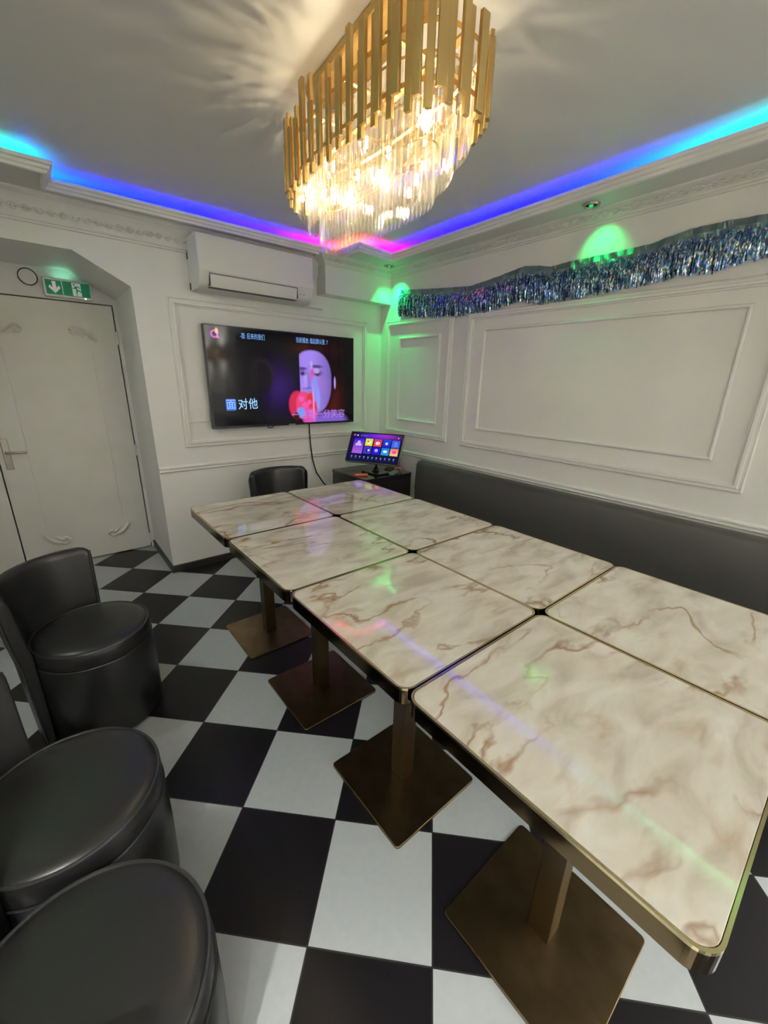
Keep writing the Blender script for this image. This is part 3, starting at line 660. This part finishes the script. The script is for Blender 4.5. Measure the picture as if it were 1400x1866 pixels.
bm = bmesh.new(); tube(bm, [(.425, -.02, .002), (.43, -.02, -.012), (.45, -.02, -.014), (.468, -.02, -.010), (.472, -.02, .002)], .004, 6); obj('sensor_loop', bm, M['black'], tv, smooth=True)
def flat_emit(name, c, s=.72):
    return emit(name, tuple(lin(*c)), s)
M['txt'] = flat_emit('lyric_light', (150, 205, 250)); M['txt_blue'] = flat_emit('lyric_blue', (60, 105, 225)); M['txt_white'] = flat_emit('caption_light', (120, 175, 250)); M['txt_pink'] = flat_emit('lyric_violet', (190, 140, 240), .6)
def text(name, s, size, u, v, material, parent=tv, wid=None, y=-.0370, off=0.0):
    cu = bpy.data.curves.new(name, 'FONT'); cu.body = s; cu.size = size; cu.extrude = 0; cu.offset = off; cu.resolution_u = 2
    o = bpy.data.objects.new(name, cu); C.objects.link(o)
    bpy.context.view_layer.update()
    dg = bpy.context.evaluated_depsgraph_get(); me = bpy.data.meshes.new_from_object(o.evaluated_get(dg)); me.materials.clear(); me.materials.append(material)
    bpy.data.objects.remove(o); bpy.data.curves.remove(cu)
    xs = [v_.co.x for v_ in me.vertices] or [0, 1]; k = (wid/(max(xs)-min(xs))) if wid else 1
    me.transform(Matrix.Rotation(math.pi/2, 4, 'X') @ Matrix.Diagonal((k, 1, 1, 1)))
    o = bpy.data.objects.new(name, me); C.objects.link(o); o.parent = parent; o.location = (.009+u*(TW-.018), y, .017+(1-v)*(THt-.026)); return o
text('lyric_character', '对', .085, .150, .815, M['txt'], wid=.072, off=.0008); text('lyric_character', '他', .085, .215, .812, M['txt'], wid=.072, off=.0008)
bm = bmesh.new(); prism(bm, rrect(.075, .084, .012), -.0366, -.0364, lambda u, v, w_: (.009+.108*(TW-.018)+u, w_, .017+.225*(THt-.026)+v)); bx_ = obj('lyric_backing', bm, M['txt_blue'], tv)
text('lyric_character', '面', .078, .078, .812, M['txt'], wid=.066)
text('song_caption', '-首: 后来的我们', .044, .195, .095, M['txt_white'], wid=.185); text('song_caption', '当前播放: 踮起脚尖爱. 7', .044, .555, .088, M['txt_white'], wid=.29)
text('lyric_line', '一百零一分笑容', .075, .50, .945, M['txt_pink'], wid=.52)
# power cable of the television
bm = bmesh.new(); tube(bm, [(1.236, .835, 1.09), (1.238, .838, .99), (1.246, .838, .88), (1.258, .835, .76), (1.285, .82, .64), (1.34, .79, .54), (1.40, .765, .48), (1.44, .75, .30), (1.45, .74, .06), (1.46, .74, .008)], .006, 8)
tag(obj('power_cable', bm, M['black'], smooth=True), 'black cable hanging from the television to behind the corner cabinet', 'cable')
# wall switch
sw = thing('light_switch', 'white double switch plate at the left edge of the television', 'switch', (.348, YB, 1.172))
obj('plate', B_(-.075, .075, -.010, -.0005, -.048, .048), M['plastic'], sw, bevel=.002)
for x in (-.036, .036): obj('rocker', B_(x-.022, x+.022, -.014, -.0101, -.024, .024), M['plastic'], sw, bevel=.001)

# ------------------------------------------------------------------ corner cabinet and touch screen
cab = thing('cabinet', 'black gloss equipment cabinet in the corner behind the tables', 'cabinet', (1.62, .44, 0))
obj('body', B_(-.255, .255, -.24, .24, .03, .665), M['rack'], cab, bevel=.006)
bm = bmesh.new(); prism(bm, rrect(.53, .50, .03, 5), .666, .686, lambda u, v, w_: (u, v, w_)); obj('top', bm, M['rack'], cab, bevel=.003)
obj('door', B_(-.24, .24, -.247, -.2405, .05, .64), M['rack'], cab, bevel=.002)
obj('side_panel', B_(-.2605, -.2555, -.22, .22, .05, .63), M['black'], cab, bevel=.002)
obj('plinth', B_(-.24, .24, -.22, .22, .001, .0295), M['black'], cab)
mon = thing('touch_screen', 'small tilted touch screen of colourful song tiles on the corner cabinet', 'monitor', (1.60, .355, .687))
yaw, tilt = 4.212, .538
nrm = Vector((math.sin(yaw)*math.cos(tilt), math.cos(yaw)*math.cos(tilt), math.sin(tilt))); rt = Vector((-math.cos(yaw), math.sin(yaw), 0)); upv = rt.cross(-nrm)
if upv.z < 0: upv = -upv
MC = Vector((1.559, .330, .907)) - Vector((1.60, .355, .687))
MM = Matrix(((rt.x, -nrm.x, upv.x, MC.x), (rt.y, -nrm.y, upv.y, MC.y), (rt.z, -nrm.z, upv.z, MC.z), (0, 0, 0, 1)))
if MM.to_3x3().determinant() < 0: print('HAND', MM)
pan = obj('panel', B_(-.24, .24, .0, .028, -.1344, .1344), M['black'], mon, bevel=.003); pan.matrix_local = MM
bm = bmesh.new(); box(bm, -.241, -.2385, -.001, .029, -.1354, .1354); box(bm, .2385, .241, -.001, .029, -.1354, .1354); box(bm, -.2385, .2385, -.001, .029, .1332, .1354); box(bm, -.2385, .2385, -.001, .029, -.1354, -.1332); obj('bezel', bm, M['steel'], pan)
W2, H2 = 192, 108
U2, V2 = np.meshgrid((np.arange(W2)+.5)/W2, (np.arange(H2)+.5)/H2)
im2 = np.zeros((H2, W2, 3))+lin(24, 22, 62)
im2 = im2+np.exp(-((U2-.68)/.25)**2-((V2-.05)/.12)**2)[..., None]*lin(150, 50, 190)+np.exp(-((U2-.4)/.2)**2-((V2-.08)/.12)**2)[..., None]*lin(60, 30, 190)
def tile(x0, x1, y0, y1, c0, c1):
    global im2
    k = ((U2 > x0) & (U2 < x1) & (V2 > y0) & (V2 < y1))[..., None]; f = np.clip((V2-y0)/(y1-y0), 0, 1)[..., None]
    im2 = np.where(k, lin(*c0)*(1-f)+lin(*c1)*f, im2)
def dot(cx, cy, rx, ry, c):
    global im2
    im2 = over(im2, blob(U2, V2, cx, cy, rx, ry, .3), lin(*c))
tile(.075, .275, .19, .74, (50, 10, 215), (180, 100, 220))
TX = [(.30, .45), (.475, .625), (.65, .80), (.825, .975)]
for (x0, x1), c0, c1 in zip(TX, ((235, 225, 60), (200, 60, 130), (20, 80, 220), (80, 90, 230)), ((235, 220, 90), (240, 80, 40), (40, 20, 215), (60, 110, 235))): tile(x0, x1, .185, .445, c0, c1)
for (x0, x1), c0, c1 in zip(TX, ((70, 60, 200), (50, 20, 215), (20, 130, 225), (235, 120, 120)), ((60, 60, 215), (40, 30, 225), (40, 160, 230), (250, 205, 130))): tile(x0, x1, .475, .735, c0, c1)
for x, y in ((.175, .33), (.145, .42), (.205, .42)): dot(x, y, .028, .045, (240, 235, 250)); dot(x, y, .012, .02, (90, 40, 200))
dot(.375, .32, .035, .055, (245, 245, 240)); dot(.36, .29, .02, .03, (120, 120, 80)); dot(.55, .33, .04, .055, (250, 245, 245)); dot(.56, .33, .012, .02, (220, 70, 80)); dot(.725, .32, .025, .045, (240, 240, 250)); dot(.735, .325, .014, .025, (240, 170, 120)); dot(.90, .32, .025, .07, (150, 200, 250)); dot(.90, .32, .018, .055, (60, 110, 230))
dot(.38, .60, .035, .055, (25, 20, 60)); dot(.40, .60, .022, .035, (230, 230, 250)); dot(.55, .59, .03, .05, (225, 225, 250)); dot(.55, .60, .014, .022, (60, 40, 190)); dot(.725, .60, .04, .045, (245, 248, 250)); dot(.90, .60, .04, .05, (235, 70, 170))
for k in range(11): dot(.09+.083*k, .85, .014, .022, (130, 160, 235)); dot(.09+.083*k, .90, .012, .012, (110, 130, 210))
dot(.06, .08, .018, .03, (240, 120, 90)); dot(.12, .09, .016, .022, (240, 240, 245)); dot(.93, .10, .014, .02, (200, 190, 240))
for k in range(8): dot(.19+.018*k, .09, .006, .016, (130, 130, 170))
s2 = grid_screen('screen', im2, pan, M['screen']); s2.location = (-.229, -.0008, -.124); s2.scale = (.458, 1, .248)
bm = bmesh.new(); tube(bm, [(.0, .0, .012), (.015, .01, .10), (MC.x-nrm.x*.03, MC.y-nrm.y*.03, MC.z-nrm.z*.03-.02)], [.035, .028, .03], 10); obj('neck', bm, M['black'], mon, smooth=True)
bm = bmesh.new(); prism(bm, rrect(.16, .22, .02), 0, .012, lambda u, v, w_: (u, v, w_)); obj('foot', bm, M['black'], mon, bevel=.002)
def small(name, bm, mt, loc, rz, label, cat, **k):
    o = obj(name, bm, mt, None, loc=loc, **k); o.rotation_euler = (0, 0, rz); return tag(o, label, cat)
bm = bmesh.new(); prism(bm, rrect(.11, .035, .006), 0, .014, lambda u, v, w_: (u, v, w_))
small('card_box', bm, M['orange'], (1.43, .335, .687), -.5, 'small orange box lying left of the touch screen foot', 'box', bevel=.002)
bm = bmesh.new(); prism(bm, rrect(.12, .045, .01), 0, .02, lambda u, v, w_: (u, v, w_))
small('remote_control', bm, M['teal'], (1.70, .235, .687), .5, 'grey green remote lying right of the touch screen foot', 'remote', bevel=.004)
bm = bmesh.new(); tube(bm, [(-.03, 0, .012), (-.01, .0, .03), (.015, 0, .038), (.03, 0, .03), (.035, 0, .006)], [.007, .009, .011, .01, .007], 8)
small('orange_clip', bm, M['orange'], (1.775, .275, .687), -.6, 'curved orange clip at the right end of the cabinet top', 'clip', smooth=True)
bm = bmesh.new(); tube(bm, [(.05*math.cos(k*.4), .05*math.sin(k*.4), .004) for k in range(17)], .004, 6)
small('coiled_cable', bm, M['black'], (1.80, .40, .687), 0, 'coil of black cable behind the orange clip', 'cable', smooth=True)

# ------------------------------------------------------------------ emergency exit sign and vent over the door
ex = thing('exit_sign', 'green emergency exit sign with arrow and running figure above the door', 'exit sign', (-.240, YD, 1.935))
obj('housing', B_(-.135, .135, -.045, -.001, 0, .116), M['alu'], ex, bevel=.004)
obj('face', B_(-.122, .122, -.0475, -.0455, .014, .102), M['green'], ex)
def flat(bm, pts, y=-.0478): bm.faces.new([bm.verts.new((u, y, v)) for u, v in pts])
bm = bmesh.new(); A = [(-.085, .095), (-.065, .095), (-.065, .055), (-.050, .072), (-.043, .056), (-.075, .022), (-.107, .056), (-.100, .072), (-.085, .055)]
prism(bm, A, -.0485, -.0477, lambda u, v, w_: (u, w_, v)); obj('arrow', bm, M['sign_white'], ex)
obj('divider', B_(-.0335, -.0305, -.0485, -.0477, .016, .100), M['sign_white'], ex)
obj('doorway', B_(.022, .072, -.0485, -.0477, .018, .098), M['sign_white'], ex)
bm = bmesh.new(); y0 = -.049
def limb(pts, r):
    tube(bm, [(u, y0, v) for u, v in pts], r, 6)
limb([(.040, .078), (.047, .060), (.052, .052)], .005); limb([(.052, .052), (.066, .050), (.078, .038)], .004); limb([(.050, .052), (.044, .040), (.046, .022)], .004); limb([(.043, .073), (.058, .078), (.066, .068)], .0032); limb([(.043, .072), (.034, .064), (.025, .066)], .0032)
bmesh.ops.create_uvsphere(bm, u_segments=10, v_segments=6, radius=.0055, matrix=Matrix.Translation((.035, y0, .088))); obj('running_figure', bm, M['green'], ex, smooth=True)
bm = bmesh.new(); bmesh.ops.create_uvsphere(bm, u_segments=8, v_segments=6, radius=.003, matrix=Matrix.Translation((.09, -.046, .006))); obj('status_lamp', bm, M['spot_white'], ex)
l = bpy.data.lights.new('sign_glow', 'AREA'); l.energy = .02; l.color = (.25, 1, .6); l.shape = 'RECTANGLE'; l.size = .09; l.size_y = .03
lo = bpy.data.objects.new('sign_glow', l); C.objects.link(lo); lo.parent = ex; lo.location = (-.02, -.03, .119); lo.rotation_euler = (math.pi, 0, 0)
vt = thing('air_vent', 'round white vent with a black ring left of the exit sign', 'vent', (-.445, YD, 2.043))
FY = lambda bm: bm.transform(Matrix.Rotation(math.pi/2, 4, 'X'))
bm = bmesh.new(); lathe(bm, [(.052, .002), (.066, .004), (.066, .0005), (.052, .0005)], 40); lathe(bm, [(0, .006), (.046, .006), (.047, .0005), (0, .0005)], 40); FY(bm); obj('cover', bm, M['trim'], vt, smooth=True)
bm = bmesh.new(); lathe(bm, [(.0472, .0005), (.0472, .007), (.0518, .007), (.0518, .0005)], 40); FY(bm); r_ = obj('ring', bm, M['dark'], vt, smooth=True); r_['label'] = 'black gap ring'

# ------------------------------------------------------------------ foil fringe along the right wall
TOP = [(.583, 2.180), (.275, 2.148), (.004, 2.122), (-.186, 2.107), (-.358, 2.125), (-.614, 2.161), (-.72, 2.145), (-.80, 2.127), (-.903, 2.134), (-1.139, 2.134), (-1.34, 2.139), (-1.505, 2.167), (-1.649, 2.169), (-1.786, 2.162), (-2.2, 2.14), (-2.6, 2.16), (-3.0, 2.14)]
BOT = [(.565, 1.972), (.30, 1.94), (.099, 1.922), (-.06, 1.913), (-.22, 1.925), (-.358, 1.922), (-.485, 1.947), (-.624, 1.958), (-.74, 1.925), (-.845, 1.930), (-1.012, 1.931), (-1.195, 1.944), (-1.378, 1.954), (-1.512, 1.970), (-1.626, 1.960), (-1.741, 1.986), (-1.827, 1.990), (-2.2, 1.96), (-2.6, 1.97), (-3.0, 1.96)]
def interp(K, y):
    for (a, za), (b, zb_) in zip(K, K[1:]):
        if b <= y <= a: return za+(zb_-za)*(a-y)/(a-b)
    return K[0][1] if y > K[0][0] else K[-1][1]
ff = thing('foil_fringe', 'long blue holographic foil fringe garland taped along the panelled wall', 'garland', (XR, -.8, 2.05))
bm = bmesh.new(); prev = None; yy = .583
while yy > -2.9:
    z = interp(TOP, yy); wv = .006*math.sin(yy*37)+.004*math.sin(yy*91+1)
    row = [bm.verts.new((-.012-abs(wv), yy+.8, z-2.05)), bm.verts.new((-.020+wv, yy+.8, z-.030-2.05)), bm.verts.new((-.018-wv*.5, yy+.8, z-.062-2.05))]
    if prev:
        for q in range(2): bm.faces.new((prev[q], row[q], row[q+1], prev[q+1]))
    prev = row; yy -= .012
hb = obj('header_band', bm, M['foil_band'], ff, recalc=False); sd = hb.modifiers.new('thickness', 'SOLIDIFY'); sd.thickness = .0012
bm = bmesh.new(); rf = random.Random(11)
for layer in range(2):
    yy = .590
    while yy > -2.9:
        zt = interp(TOP, yy)-(.040+.02*layer+rf.uniform(-.008, .012)); zb_ = interp(BOT, yy)+rf.uniform(-.008, .020)
        wd = rf.uniform(.0028, .0052); tw = rf.uniform(-.5, .5); dx = -.016-.010*layer-rf.uniform(0, .008); lean = rf.uniform(-.010, .012)-.006
        prev = None
        for k in range(6):
            t = k/5; a = tw*t*2+.25*math.sin(t*9+yy*40); x = dx-.010*math.sin(t*math.pi)*rf.uniform(.4, 1); y = yy+.8+lean*t; z = zt+(zb_-zt)*t-2.05
            row = (bm.verts.new((x-math.sin(a)*wd*.6, y-math.cos(a)*wd, z)), bm.verts.new((x+math.sin(a)*wd*.6, y+math.cos(a)*wd, z)))
            if prev: bm.faces.new((prev[0], row[0], row[1], prev[1]))
            prev = row
        yy -= rf.uniform(.0035, .0065)
tag(obj('fringe_strands', bm, M['foil'], ff, recalc=False), kind='stuff')

# ------------------------------------------------------------------ silver foil clump on the floor by the left edge
bm = bmesh.new(); rf = random.Random(5)
for k in range(90):
    a = rf.uniform(0, 6.283); r = rf.uniform(.02, .10); h_ = rf.uniform(.03, .16); p = Vector((0, 0, .02)); q = Vector((math.cos(a)*r, math.sin(a)*r, h_)); e = Vector((math.cos(a)*(r+.05), math.sin(a)*(r+.05), rf.uniform(.004, h_)))
    n_v = Vector((-math.sin(a), math.cos(a), 0))*.004
    v = [bm.verts.new(p-n_v), bm.verts.new(p+n_v), bm.verts.new(q+n_v), bm.verts.new(q-n_v), bm.verts.new(e+n_v), bm.verts.new(e-n_v)]
    bm.faces.new((v[0], v[1], v[2], v[3])); bm.faces.new((v[3], v[2], v[4], v[5]))
lathe(bm, [(0, 0), (.03, 0), (.03, .03), (0, .03)], 12)
tag(obj('foil_tassel', bm, M['silver'], None, loc=(-1.03, .45, 0), recalc=False), 'crumpled silver foil tassel on the floor at the left picture edge', 'tassel')

# ------------------------------------------------------------------ mirrored wall lamps, plus added fill lamps and spots out of view
def sconce(y, label, x=XR, rz=math.pi/2):
    t = thing('wall_lamp', label, 'wall lamp', (x, y, 1.84), rz, 'wall lamps behind the camera')
    bm = bmesh.new(); lathe(bm, [(.055, -.07), (.085, -.07), (.062, .07), (.058, .07), (.081, -.07)], 28, 0, .12); obj('lamp_shade', bm, M['shade'], t, smooth=True)
    bm = bmesh.new(); tube(bm, [(0, .002, -.10), (0, .07, -.13), (0, .12, -.11), (0, .12, -.05)], .006, 8); obj('arm', bm, M['brass'], t, smooth=True)
    bm = bmesh.new(); prism(bm, rrect(.06, .12, .02), .001, .014, lambda u, v, w_: (u, w_, v-.10)); obj('wall_plate', bm, M['brass'], t)
    l = bpy.data.lights.new('lamp_bulb', 'POINT'); l.energy = SCONCE; l.color = (1, .95, .88); l.shadow_soft_size = .03
    lo = bpy.data.objects.new('lamp_bulb', l); C.objects.link(lo); lo.parent = t; lo.location = (0, .12, 0)
sconce(-3.62, 'lit wall lamp with a cream shade, the one mirrored brightly in the television')
sconce(-4.45, 'lit wall lamp with a cream shade, mirrored at the very edge of the television')
sconce(-2.65, 'unseen fill lamp with a cream shade, added on the stool side level with the camera', XL, -math.pi/2)  # this lamp and the next are added to fill the room
sconce(-3.9, 'unseen fill lamp with a cream shade, added on the stool side behind the camera', XL, -math.pi/2)
for x, y in ((-1.32, -3.2), (-.2, -4.58), (.9, -4.58)):  # white fill spots added out of view to brighten the room
    downlight(x, y, 'unseen white fill spot added %s' % ('beside the left wall behind the camera' if x < -1 else 'over the near wall, farther from the bench' if x < 0 else 'over the near wall, closer to the bench'), M['spot_white'], ((.95, .98, 1), FILL_SPOT, math.radians(120), (.5 if x < -1 else 0, .45, -1)))
downlight(-1.32, -.25, 'unseen white fill spot added above the farthest black stool', M['spot_white'], ((1, .97, .92), 24.0, math.radians(110), (1.15, .30, -1)))  # fill spot added out of view to lift the far tables and floor
